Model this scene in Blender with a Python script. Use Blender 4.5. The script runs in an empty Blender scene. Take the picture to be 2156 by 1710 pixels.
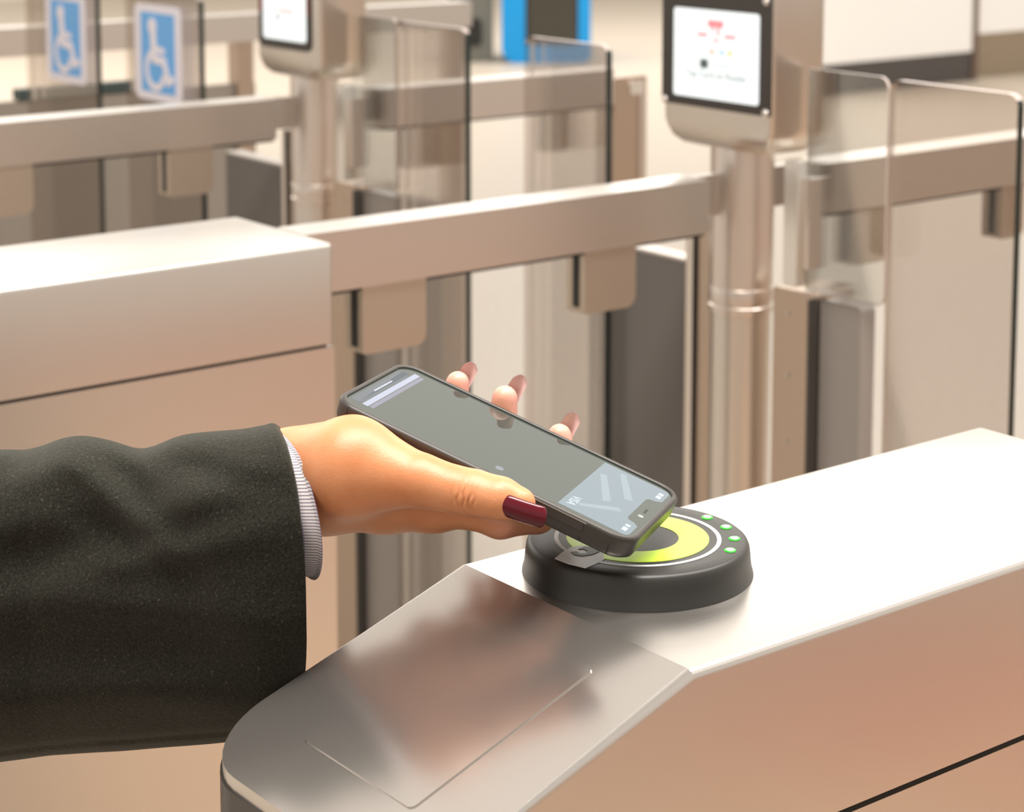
import bpy, bmesh, math, random
import numpy as np
from mathutils import Vector, Matrix

S = bpy.context.scene
COL = S.collection
rnd = random.Random(7)

# ------------------------------------------------------------------ camera
cam = bpy.data.cameras.new('camera')
cam_o = bpy.data.objects.new('camera', cam)
COL.objects.link(cam_o)
CAM_F = Vector((0.6071, 0.7851, -0.1227)).normalized()
CAM_R = Vector((0.7911, -0.6117, 0.0)).normalized()
CAM_U = CAM_R.cross(CAM_F).normalized()
M = Matrix((CAM_R, CAM_U, -CAM_F)).transposed().to_4x4()
M.translation = Vector((0, 0, 1.36))
cam_o.matrix_world = M
cam.sensor_fit = 'HORIZONTAL'
cam.sensor_width = 36.0
cam.lens = 71.685
cam.shift_y = -0.3012
cam.clip_start = 0.02
cam.clip_end = 100
cam.dof.use_dof = True
cam.dof.focus_distance = 0.985
cam.dof.aperture_fstop = 14.0
S.camera = cam_o

# ------------------------------------------------------------------ world, lights, exposure
S.view_settings.view_transform = 'Standard'
S.view_settings.look = 'None'
S.view_settings.gamma = 1.0
S.view_settings.use_curve_mapping = False
S.view_settings.exposure = 0.42
S.cycles.caustics_reflective = False
S.cycles.caustics_refractive = False
w = bpy.data.worlds.new('World')
S.world = w
w.use_nodes = True
bg = w.node_tree.nodes['Background']
_N, _L = w.node_tree.nodes, w.node_tree.links
_tc = _N.new('ShaderNodeTexCoord')
_sp = _N.new('ShaderNodeSeparateXYZ')
_cr = _N.new('ShaderNodeValToRGB')
_e = _cr.color_ramp.elements
_e[0].position, _e[0].color = 0.0, (0.93, 0.865, 0.785, 1)
_e[1].position, _e[1].color = 1.0, (0.50, 0.46, 0.42, 1)
for _p, _c in ((0.36, (0.93, 0.865, 0.785, 1)), (0.50, (0.86, 0.80, 0.72, 1)), (0.64, (0.72, 0.67, 0.60, 1))):
    _x = _e.new(_p)
    _x.color = _c
_L.new(_tc.outputs['Generated'], _sp.inputs[0])
_L.new(_sp.outputs['Z'], _cr.inputs['Fac'])
_dt = _N.new('ShaderNodeVectorMath')
_dt.operation = 'DOT_PRODUCT'
_dt.inputs[1].default_value = (0.60, 0.80, 0.0)
_L.new(_tc.outputs['Generated'], _dt.inputs[0])
_mr = _N.new('ShaderNodeMapRange')
_mr.interpolation_type = 'SMOOTHSTEP'
_mr.inputs['From Min'].default_value = -0.35
_mr.inputs['From Max'].default_value = 0.55
_mr.inputs['To Min'].default_value = 0.58
_mr.inputs['To Max'].default_value = 1.0
_L.new(_dt.outputs['Value'], _mr.inputs['Value'])
_L.new(_cr.outputs['Color'], bg.inputs['Color'])
_L.new(_mr.outputs['Result'], bg.inputs['Strength'])


def area(name, loc, size, energy, color, target=None):
    l = bpy.data.lights.new(name, 'AREA')
    l.shape = 'RECTANGLE'
    l.size, l.size_y = size
    l.energy = energy
    l.color = color
    o = bpy.data.objects.new(name, l)
    o.location = loc
    if target:
        o.rotation_euler = (Vector(target) - Vector(loc)).to_track_quat('-Z', 'Y').to_euler()
    COL.objects.link(o)
    return o


area('overhead_light', (0.45, 0.70, 2.9), (1.6, 0.5), 50, (1.0, 0.95, 0.88))
area('overhead_light', (2.2, 0.6, 3.0), (1.6, 0.5), 34, (1.0, 0.95, 0.88))
area('overhead_light', (9.0, 9.0, 3.8), (5.0, 5.0), 220, (1.0, 0.95, 0.88))
area('overhead_light', (2.5, 11.5, 3.8), (5.0, 5.0), 300, (1.0, 0.95, 0.88))  # extra light added to brighten the far left wall and floor

# ------------------------------------------------------------------ materials
MATS = {}


def nodes_of(m):
    m.use_nodes = True
    return m.node_tree.nodes, m.node_tree.links


def mat(name, color, rough=0.5, metal=0.0, emis=None, estr=0.0, spec=0.5, coat=0.0, sss=0.0, sheen=0.0):
    if name in MATS:
        return MATS[name]
    m = bpy.data.materials.new(name)
    N, L = nodes_of(m)
    b = N['Principled BSDF']
    b.inputs['Base Color'].default_value = (*color, 1)
    b.inputs['Roughness'].default_value = rough
    b.inputs['Metallic'].default_value = metal
    b.inputs['Specular IOR Level'].default_value = spec
    if coat:
        b.inputs['Coat Weight'].default_value = coat
        b.inputs['Coat Roughness'].default_value = 0.06
    if emis:
        b.inputs['Emission Color'].default_value = (*emis, 1)
        b.inputs['Emission Strength'].default_value = estr
    if sss:
        b.inputs['Subsurface Weight'].default_value = sss
        b.inputs['Subsurface Radius'].default_value = (0.006, 0.0025, 0.0012)
        b.inputs['Subsurface Scale'].default_value = 1.0
    if sheen:
        b.inputs['Sheen Weight'].default_value = sheen
        b.inputs['Sheen Roughness'].default_value = 0.6
    MATS[name] = m
    return m


def brushed(name, color, rough, scale, bump=0.004, var=0.03):
    """stainless steel with fine brush lines drawn out along one axis"""
    m = mat(name, color, rough, 1.0)
    N, L = nodes_of(m)
    b = N['Principled BSDF']
    tc = N.new('ShaderNodeTexCoord')
    mp = N.new('ShaderNodeMapping')
    mp.inputs['Scale'].default_value = scale
    nz = N.new('ShaderNodeTexNoise')
    nz.inputs['Scale'].default_value = 1.0
    nz.inputs['Detail'].default_value = 3.0
    L.new(tc.outputs['Object'], mp.inputs['Vector'])
    L.new(mp.outputs['Vector'], nz.inputs['Vector'])
    bp = N.new('ShaderNodeBump')
    bp.inputs['Strength'].default_value = bump
    bp.inputs['Distance'].default_value = 0.001
    L.new(nz.outputs['Fac'], bp.inputs['Height'])
    L.new(bp.outputs['Normal'], b.inputs['Normal'])
    mr = N.new('ShaderNodeMapRange')
    mr.inputs['To Min'].default_value = rough - var
    mr.inputs['To Max'].default_value = rough + var
    L.new(nz.outputs['Fac'], mr.inputs['Value'])
    L.new(mr.outputs['Result'], b.inputs['Roughness'])
    return m


STEEL = brushed('brushed_steel', (0.80, 0.755, 0.71), 0.31, (5, 900, 1600))
STEEL_SHEET = mat('smooth_steel_sheet', (0.68, 0.63, 0.59), 0.19, 0.90)
STEEL_V = brushed('brushed_steel_upright', (0.78, 0.73, 0.68), 0.30, (500, 500, 6))
STEEL_TUBE = mat('polished_steel_tube', (0.82, 0.75, 0.70), 0.3, 1.0)
STEEL_DULL = mat('bead_blasted_plate', (0.60, 0.555, 0.52), 0.36, 1.0)
STEEL_BROWN = mat('satin_bracket', (0.58, 0.46, 0.37), 0.4, 1.0)
SENSOR = mat('sensor_cover', (0.60, 0.52, 0.44), 0.42, 1.0)
BLACK = mat('black_rubber', (0.030, 0.028, 0.025), 0.42)
BLACK_GLOSS = mat('black_gloss', (0.012, 0.011, 0.010), 0.12)
BEZEL = mat('screen_bezel', (0.035, 0.028, 0.023), 0.3)
DARK_SLOT = mat('dark_slot', (0.012, 0.012, 0.011), 0.5)
BUMPER = mat('dark_bumper', (0.05, 0.042, 0.036), 0.3)
PANEL_GREY = mat('grey_gate_panel', (0.15, 0.135, 0.125), 0.28)
WHITE_INK = mat('white_print', (0.93, 0.93, 0.93), 0.35)
LIME = mat('lime_print_glow', (0.58, 0.80, 0.06), 0.35, emis=(0.58, 0.85, 0.06), estr=0.12)  # printed ring made to glow faintly, with no lamp behind it
LED = mat('green_led', (0.1, 0.8, 0.1), 0.3, emis=(0.45, 1.0, 0.38), estr=2.4)
LED_RING = mat('green_led_rim', (0.02, 0.5, 0.02), 0.3, emis=(0.03, 0.75, 0.02), estr=0.9)
SCREEN_W = mat('lit_white_screen', (0.05, 0.05, 0.05), 0.3, emis=(0.97, 1.0, 0.985), estr=0.80)
RED_INK = mat('pale_red_mark', (0.05, 0.02, 0.02), 0.5, emis=(1.0, 0.26, 0.28), estr=0.85)
BLUE_SIGN = mat('sign_blue', (0.15, 0.47, 0.95), 0.4)
SIGN_WHITE = mat('sign_white', (0.9, 0.86, 0.95), 0.4)
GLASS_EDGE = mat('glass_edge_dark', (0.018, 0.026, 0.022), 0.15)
GLASS_EDGE_LIT = mat('glass_edge_lit', (0.62, 0.52, 0.48), 0.25)  # pale colour stands for bright light caught on the top edges
BLUE = mat('machine_blue', (0.0, 0.32, 0.78), 0.4)
MACHINE_DARK = mat('machine_screen', (0.05, 0.047, 0.035), 0.3)
CREAM = mat('cream_wall', (0.82, 0.785, 0.70), 0.7)
LITPANEL = mat('backlit_panel', (0.85, 0.82, 0.78), 0.5, emis=(1.0, 0.95, 0.9), estr=0.25)


def glass_mat(name, tint, refl):
    m = bpy.data.materials.new(name)
    N, L = nodes_of(m)
    N.remove(N['Principled BSDF'])
    out = N['Material Output']
    t = N.new('ShaderNodeBsdfTransparent')
    t.inputs['Color'].default_value = (*tint, 1)
    g = N.new('ShaderNodeBsdfGlossy')
    g.inputs['Roughness'].default_value = 0.02
    g.inputs['Color'].default_value = (1, 1, 1, 1)
    fr = N.new('ShaderNodeFresnel')
    fr.inputs['IOR'].default_value = 1.45
    mu = N.new('ShaderNodeMath')
    mu.operation = 'MULTIPLY'
    mu.inputs[1].default_value = refl
    mx = N.new('ShaderNodeMixShader')
    L.new(fr.outputs['Fac'], mu.inputs[0])
    L.new(mu.outputs[0], mx.inputs['Fac'])
    L.new(t.outputs[0], mx.inputs[1])
    L.new(g.outputs[0], mx.inputs[2])
    L.new(mx.outputs[0], out.inputs['Surface'])
    return m


GLASS = glass_mat('tinted_glass', (0.86, 0.83, 0.81), 0.7)
GLASS_CLEAR = glass_mat('clear_glass', (0.94, 0.94, 0.93), 0.8)


# ------------------------------------------------------------------ mesh helpers
def link_mesh(name, me, m, parent=None):
    o = bpy.data.objects.new(name, me)
    COL.objects.link(o)
    ms = m if isinstance(m, (list, tuple)) else [m]
    for x in ms:
        me.materials.append(x)
    if parent is not None:
        o.parent = parent
        o.matrix_parent_inverse = parent_world(parent).inverted()
    return o


def parent_world(p):
    mw = p.matrix_basis.copy()
    q = p
    while q.parent is not None:
        mw = q.parent.matrix_basis @ q.matrix_parent_inverse @ mw if False else mw
        q = q.parent
        mw = q.matrix_basis @ (p.matrix_parent_inverse @ mw)
        p = q
    return mw


def smooth(me, angle=35):
    for p in me.polygons:
        p.use_smooth = True
    me.set_sharp_from_angle(angle=math.radians(angle))


def obj(name, bm, m, parent=None, bevel=0.0, seg=3, sm=True, angle=35, blimit=30):
    if bevel:
        lim = math.radians(blimit)
        es = [e for e in bm.edges if len(e.link_faces) == 2 and e.calc_face_angle(0) > lim]
        bmesh.ops.bevel(bm, geom=es, offset=bevel, segments=seg, profile=0.5, affect='EDGES', clamp_overlap=True)
    bmesh.ops.recalc_face_normals(bm, faces=bm.faces)
    me = bpy.data.meshes.new(name)
    bm.to_mesh(me)
    bm.free()
    if sm:
        smooth(me, angle)
    return link_mesh(name, me, m, parent)


def box(x0, x1, y0, y1, z0, z1, bm=None):
    bm = bm or bmesh.new()
    v = [bm.verts.new(p) for p in ((x0, y0, z0), (x1, y0, z0), (x1, y1, z0), (x0, y1, z0),
                                   (x0, y0, z1), (x1, y0, z1), (x1, y1, z1), (x0, y1, z1))]
    for f in ((0, 3, 2, 1), (4, 5, 6, 7), (0, 1, 5, 4), (1, 2, 6, 5), (2, 3, 7, 6), (3, 0, 4, 7)):
        bm.faces.new([v[i] for i in f])
    return bm


def rrect(x0, x1, y0, y1, r, n=6):
    """rounded rectangle outline; r is one radius or four (x1y1, x0y1, x0y0, x1y0)"""
    if not isinstance(r, (list, tuple)):
        r = [r] * 4
    pts = []
    for (cx, cy, sx, sy, a0), q in zip(((x1, y1, -1, -1, 0), (x0, y1, 1, -1, 90), (x0, y0, 1, 1, 180), (x1, y0, -1, 1, 270)), r):
        if q <= 1e-6:
            pts.append((cx, cy))
            continue
        for k in range(n + 1):
            a = math.radians(a0 + 90 * k / n)
            pts.append((cx + sx * q + q * math.cos(a), cy + sy * q + q * math.sin(a)))
    return pts


def prism(poly, fn, h0, h1, bm=None):
    """extrude a 2-D outline between h0 and h1; fn(u, v, h) -> xyz"""
    bm = bm or bmesh.new()
    a = [bm.verts.new(fn(u, v, h0)) for u, v in poly]
    b = [bm.verts.new(fn(u, v, h1)) for u, v in poly]
    bm.faces.new(a[::-1])
    bm.faces.new(b)
    n = len(poly)
    for i in range(n):
        j = (i + 1) % n
        bm.faces.new((a[i], a[j], b[j], b[i]))
    return bm


def rings(loops, cap0=True, cap1=True, closed=True, bm=None):
    bm = bm or bmesh.new()
    vs = [[bm.verts.new(p) for p in l] for l in loops]
    n = len(loops[0])
    for a, b in zip(vs, vs[1:]):
        for i in range(n if closed else n - 1):
            j = (i + 1) % n
            bm.faces.new((a[i], a[j], b[j], b[i]))
    if cap0:
        bm.faces.new(vs[0][::-1])
    if cap1:
        bm.faces.new(vs[-1])
    return bm


def lathe(profile, c, n=64, bm=None):
    bm = bm or bmesh.new()
    loops = []
    for r, z in profile:
        loops.append([(c[0] + r * math.cos(2 * math.pi * k / n), c[1] + r * math.sin(2 * math.pi * k / n), c[2] + z) for k in range(n)])
    return rings(loops, True, True, True, bm)


def annulus(c, r0, r1, z0, z1, a0=0, a1=360, n=96):
    bm = bmesh.new()
    full = abs(a1 - a0) >= 359.9
    k = n if full else n + 1
    A = [math.radians(a0 + (a1 - a0) * i / n) for i in range(k)]
    L = []
    for r, z in ((r0, z0), (r0, z1), (r1, z1), (r1, z0)):
        L.append([bm.verts.new((c[0] + r * math.cos(a), c[1] + r * math.sin(a), z)) for a in A])
    for q in range(4):
        p, s = L[q], L[(q + 1) % 4]
        for i in range(k if full else k - 1):
            j = (i + 1) % k
            bm.faces.new((p[i], p[j], s[j], s[i]))
    if not full:
        bm.faces.new([L[q][0] for q in range(4)])
        bm.faces.new([L[q][-1] for q in range(3, -1, -1)])
    return bm


def empty(name, loc=(0, 0, 0), rotz=0.0):
    o = bpy.data.objects.new(name, None)
    o.location = loc
    o.rotation_euler = (0, 0, rotz)
    o.empty_display_size = 0.05
    COL.objects.link(o)
    return o


def tag(o, label, cat, group=None):
    o['label'] = label
    o['category'] = cat
    if group:
        o['group'] = group
    return o


def children(o):
    return [c for c in bpy.data.objects if c.parent is o]


def copy_tree(o, parent=None, skip=()):
    c = o.copy()
    COL.objects.link(c)
    if parent is not None:
        mpi = o.matrix_parent_inverse.copy()
        c.parent = parent
        c.matrix_parent_inverse = mpi
    for ch in children(o):
        if ch.name.split('.')[0] not in skip:
            copy_tree(ch, c, skip)
    return c


def text_mesh(body, size):
    cu = bpy.data.curves.new('lettering', 'FONT')
    cu.body = body
    cu.size = size
    cu.align_x = 'CENTER'
    cu.align_y = 'CENTER'
    cu.extrude = size * 0.01
    cu.resolution_u = 3
    t = bpy.data.objects.new('lettering', cu)
    COL.objects.link(t)
    dg = bpy.context.evaluated_depsgraph_get()
    me = bpy.data.meshes.new_from_object(t.evaluated_get(dg))
    bpy.data.objects.remove(t)
    bpy.data.curves.remove(cu)
    return me


def text_obj(name, body, size, mw, m, parent):
    me = text_mesh(body, size)
    me.transform(mw)
    me.materials.clear()
    return link_mesh(name, me, m, parent)


# ------------------------------------------------------------------ the setting
def floor_mat():
    m = mat('terrazzo_floor', (0.66, 0.57, 0.48), 0.45)
    N, L = nodes_of(m)
    b = N['Principled BSDF']
    tc = N.new('ShaderNodeTexCoord')
    nz = N.new('ShaderNodeTexNoise')
    nz.inputs['Scale'].default_value = 60
    nz.inputs['Detail'].default_value = 6
    cr = N.new('ShaderNodeValToRGB')
    cr.color_ramp.elements[0].position = 0.3
    cr.color_ramp.elements[0].color = (0.52, 0.44, 0.36, 1)
    cr.color_ramp.elements[1].position = 0.7
    cr.color_ramp.elements[1].color = (0.62, 0.54, 0.45, 1)
    L.new(tc.outputs['Object'], nz.inputs['Vector'])
    L.new(nz.outputs['Fac'], cr.inputs['Fac'])
    # unseen floor colours added to tint the steel's reflections: tan, with brick red inside
    sp = N.new('ShaderNodeSeparateXYZ')
    L.new(tc.outputs['Object'], sp.inputs[0])

    def less(sock, v):
        q = N.new('ShaderNodeMath')
        q.operation = 'LESS_THAN'
        q.inputs[1].default_value = v
        L.new(sock, q.inputs[0])
        return q.outputs[0]

    def mul(a, b_):
        q = N.new('ShaderNodeMath')
        q.operation = 'MULTIPLY'
        L.new(a, q.inputs[0])
        L.new(b_, q.inputs[1])
        return q.outputs[0]

    def inv(a):
        q = N.new('ShaderNodeMath')
        q.operation = 'SUBTRACT'
        q.inputs[0].default_value = 1
        L.new(a, q.inputs[1])
        return q.outputs[0]

    def mixc(prev, col, fac):
        q = N.new('ShaderNodeMix')
        q.data_type = 'RGBA'
        q.inputs['B'].default_value = (*col, 1)
        L.new(prev, q.inputs['A'])
        L.new(fac, q.inputs['Factor'])
        return q.outputs['Result']
    tan_ = less(sp.outputs['Y'], 1.1)
    red = mul(mul(less(sp.outputs['X'], 3.6), inv(less(sp.outputs['X'], 2.27))), mul(less(sp.outputs['Y'], -0.35), inv(less(sp.outputs['Y'], -2.7))))
    c = mixc(cr.outputs['Color'], TAN_REFLECTION, tan_)
    c = mixc(c, RED_REFLECTION, red)
    L.new(c, b.inputs['Base Color'])
    return m


TAN_REFLECTION = (0.50, 0.345, 0.235)
RED_REFLECTION = (0.50, 0.20, 0.13)
fl = obj('floor', box(-6, 22, -8, 18, -0.1, 0), floor_mat(), sm=False)
fl['kind'] = 'structure'
wb = obj('wall_back', box(-6, 22, 17, 17.2, 0, 3.0), CREAM, sm=False)
wb['kind'] = 'structure'
wr = obj('wall_right', box(20, 20.2, -8, 17, 0, 3.0), CREAM, sm=False)
wr['kind'] = 'structure'

# ------------------------------------------------------------------ fare gate cabinets
ROWS = {1: 0.7165, 2: 1.6350, 3: 2.5370}
TAN = 0.3596


def top_z(x):
    return 1.0 if x >= 0.588 else 1.0 - TAN * (0.588 - x)


def make_cabinet(Y):
    root = empty('fare_gate_cabinet', (0.7, Y, 0))
    y0, y1 = Y - 0.0865, Y + 0.0865
    xf, xb = 0.434, 0.991
    # upper housing: plan outline with rounded front corners, top follows the sloping console
    pl = []
    R = 0.037
    n = 10
    pl.append((xb, y0))
    pl.append((xb, y1))
    pl.append((0.588, y1))
    for k in range(n + 1):
        a = math.radians(90 + 90 * k / n)
        pl.append((xf + R + R * math.cos(a), y1 - R + R * math.sin(a)))
    for k in range(n + 1):
        a = math.radians(180 + 90 * k / n)
        pl.append((xf + R + R * math.cos(a), y0 + R + R * math.sin(a)))
    pl.append((0.588, y0))
    bm = bmesh.new()
    bot = [bm.verts.new((x, y, 0.9065)) for x, y in pl]
    top = [bm.verts.new((x, y, top_z(x))) for x, y in pl]
    N = len(pl)
    for i in range(N):
        j = (i + 1) % N
        bm.faces.new((bot[i], bot[j], top[j], top[i]))
    bm.faces.new(bot[::-1])
    iL, iR = 2, N - 1
    bm.faces.new([top[0], top[1], top[iL], top[iR]])
    bm.faces.new([top[i] for i in range(iL, N)]).material_index = 1
    es = []
    for e in bm.edges:
        a, b = e.verts
        if a in top and b in top:
            if not ({a, b} == {top[iL], top[iR]}):
                es.append(e)
        elif abs(a.co.x - xb) < 1e-6 and abs(b.co.x - xb) < 1e-6:
            es.append(e)
    bmesh.ops.bevel(bm, geom=es, offset=0.0045, segments=5, profile=0.5, affect='EDGES', clamp_overlap=True)
    obj('housing', bm, [STEEL, STEEL_SHEET], root, angle=16)
    # thin cover plate let into the sloping console
    sl = math.sqrt(1 + TAN * TAN)

    def on_slope(u, v, h):
        return (u - h * TAN / sl, v, top_z(u) + h / sl)
    bm = prism(rrect(0.4660, 0.5665, Y - 0.0445, Y + 0.0415, 0.003, 3), on_slope, -0.001, 0.0007)
    obj('cover_plate', bm, STEEL_SHEET, root, bevel=0.0005, seg=2)
    # dark bumper wrapped round the nose, just under the rim
    pb = []
    o = 0.0012
    for k in range(n + 1):
        a = math.radians(90 + 90 * k / n)
        pb.append((xf + R + (R + o) * math.cos(a), y1 - R + (R + o) * math.sin(a)))
    for k in range(n + 1):
        a = math.radians(180 + 90 * k / n)
        pb.append((xf + R + (R + o) * math.cos(a), y0 + R + (R + o) * math.sin(a)))
    pb = [(xf + R + 0.03, y1 + o)] + pb
    bm = bmesh.new()
    outer0 = [bm.verts.new((x, y, 0.10)) for x, y in pb]
    outer1 = [bm.verts.new((x, y, top_z(x) - 0.0065)) for x, y in pb]
    ctr = Vector((xf + R + 0.02, Y, 0))
    inn = [(x + (ctr.x - x) * 0.06, y + (ctr.y - y) * 0.06) for x, y in pb]
    inner1 = [bm.verts.new((x, y, top_z(x) - 0.0065)) for x, y in inn]
    inner0 = [bm.verts.new((x, y, 0.10)) for x, y in inn]
    for a, b in ((outer0, outer1), (outer1, inner1), (inner1, inner0), (inner0, outer0)):
        for i in range(len(pb) - 1):
            bm.faces.new((a[i], a[i + 1], b[i + 1], b[i]))
    for i in (0, -1):
        bm.faces.new((outer0[i], outer1[i], inner1[i], inner0[i]))
    obj('nose_bumper', bm, BUMPER, root)
    # lower body under the shadow gap, and a plinth
    plb = [(xb, y0), (xb, y1)] + [(x, y) for x, y in pl[3:-1]]

    def up(u, v, h):
        return (u, v, h)
    obj('lower_panel', prism(plb, up, 0.06, 0.9035), STEEL, root, bevel=0.003, seg=3, angle=25)
    obj('gap_seal', prism([(x + (0.7 - x) * 0.02, y + (Y - y) * 0.05) for x, y in plb], up, 0.90, 0.908), DARK_SLOT, root)
    obj('plinth', prism([(x + (0.7 - x) * 0.04, y + (Y - y) * 0.1) for x, y in plb], up, 0.0, 0.062), BUMPER, root)
    return root


cab1 = make_cabinet(ROWS[1])
tag(cab1, 'brushed steel fare gate cabinet in the foreground with sloping console and card reader on top', 'fare gate', 'fare gate cabinets')
cab2 = copy_tree(cab1)
cab2.location.y += ROWS[2] - ROWS[1]
tag(cab2, 'brushed steel fare gate cabinet with plain flat top, behind the black coat sleeve', 'fare gate', 'fare gate cabinets')

# ------------------------------------------------------------------ card reader
RC = (0.6515, 0.7400, 1.0)
rd = empty('card_reader', RC)
tag(rd, 'round black card reader puck with lime ring and four green lights, under the phone', 'card reader')
obj('reader_body', lathe([(0.0578, 0.0), (0.0576, 0.0012), (0.0570, 0.0030), (0.0564, 0.0070), (0.0561, 0.0110), (0.0557, 0.0138),
                           (0.0549, 0.0157), (0.0538, 0.0166), (0.0525, 0.0170), (0.0460, 0.0170), (0.0440, 0.0169), (0.001, 0.0169)], RC, 128), BLACK, rd, angle=60)
ZT = 1.0169
obj('white_ring', annulus(RC, 0.0396, 0.0417, ZT - 0.0003, ZT + 0.00020), WHITE_INK, rd)
obj('lime_ring', annulus(RC, 0.0205, 0.0356, ZT - 0.0003, ZT + 0.00020), LIME, rd)
tp = [(-0.0522, 0.0012), (-0.0440, 0.0056), (-0.0357, 0.0089), (-0.0300, 0.0074), (-0.0270, 0.0), (-0.0278, -0.0060), (-0.0341, -0.0145), (-0.0420, -0.0167), (-0.0489, -0.0179), (-0.0516, -0.0085)]
tb = prism([(RC[0] + a, RC[1] + b) for a, b in tp], lambda u, v, h: (u, v, h), ZT, ZT + 0.00035)
lt = obj('logo_tab', tb, WHITE_INK, rd)
blob = [(-0.0405, 0.0032), (-0.0378, 0.0022), (-0.0385, -0.0012), (-0.0362, -0.0032), (-0.0335, -0.0012), (-0.0330, 0.0022), (-0.0352, 0.0040),
        (-0.0300, 0.0050), (-0.0275, 0.0010), (-0.0290, -0.0050), (-0.0345, -0.0062), (-0.0400, -0.0048), (-0.0418, -0.0010)]
obj('logo_mark', prism([(RC[0] + a, RC[1] + b) for a, b in blob], lambda u, v, h: (u, v, h), ZT + 0.0002, ZT + 0.0006), BLACK, lt)
for a in (1.0, -19.5, -40.4, -61.2):
    c = (RC[0] + 0.0482 * math.cos(math.radians(a)), RC[1] + 0.0482 * math.sin(math.radians(a)), 1.0169)
    l1 = obj('led', lathe([(0.0029, 0), (0.0029, 0.0004), (0.0026, 0.0006), (0.0004, 0.0006)], c, 24), LED_RING, rd)
    obj('led_lens', lathe([(0.0022, 0.0003), (0.0021, 0.00075), (0.0012, 0.0010), (0.0002, 0.0011)], c, 24), LED, l1)

# ------------------------------------------------------------------ gate rails with sensor covers
RAIL_Z0, RAIL_Z1 = 0.9415, 1.0


def sensor(parent, x0, x1, Y, depth, rm=SENSOR):
    def fn(u, v, h):
        return (u, h, v)
    s = obj('sensor_cover', prism(rrect(x0, x1, 0.874, RAIL_Z0 + 0.004, [0, 0, 0.004, 0.012], 5), fn, Y, Y + depth), rm, parent, bevel=0.0015, seg=2)
    obj('sensor_slot', box(x0 - 0.0012, x0 + 0.002, Y + 0.010, Y + 0.019, 0.880, RAIL_Z0 - 0.006), DARK_SLOT, s)
    return s


def make_rail(Y, x0, x1, sensors):
    r = empty('gate_rail', ((x0 + x1) / 2, Y, 0))
    y0, y1 = Y - 0.039, Y + 0.010
    obj('rail_beam', box(x0, x1, y0, y1, RAIL_Z0, RAIL_Z1), STEEL, r, bevel=0.0025, seg=3)
    obj('rail_channel', box(x0 + 0.002, x1 - 0.002, y0 + 0.006, y1 - 0.006, RAIL_Z0 - 0.004, RAIL_Z0 + 0.002), DARK_SLOT, r)
    for a, b in sensors:
        sensor(r, a, b, Y - 0.034, 0.03)
    return r


for k, Y, l1, l2 in ((2, ROWS[2], 'brushed steel rail behind the phone, from left cabinet to nearer screen post',
                      'horizontal brushed steel rail right of the nearer screen post, partly seen through glass'),
                     (3, ROWS[3], 'blurred steel rail at upper left below the blue wheelchair signs',
                      'blurred pale steel rail between the far screen post and a brown post, above the middle')):
    r = make_rail(Y, 0.991, 1.505, ((1.057, 1.132), (1.334, 1.404)))
    tag(r, l1, 'rail', 'horizontal gate rails')
    r = make_rail(Y, 1.682, 2.14, ((1.735, 1.800), (2.005, 2.05)))
    tag(r, l2, 'rail', 'horizontal gate rails')


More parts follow.
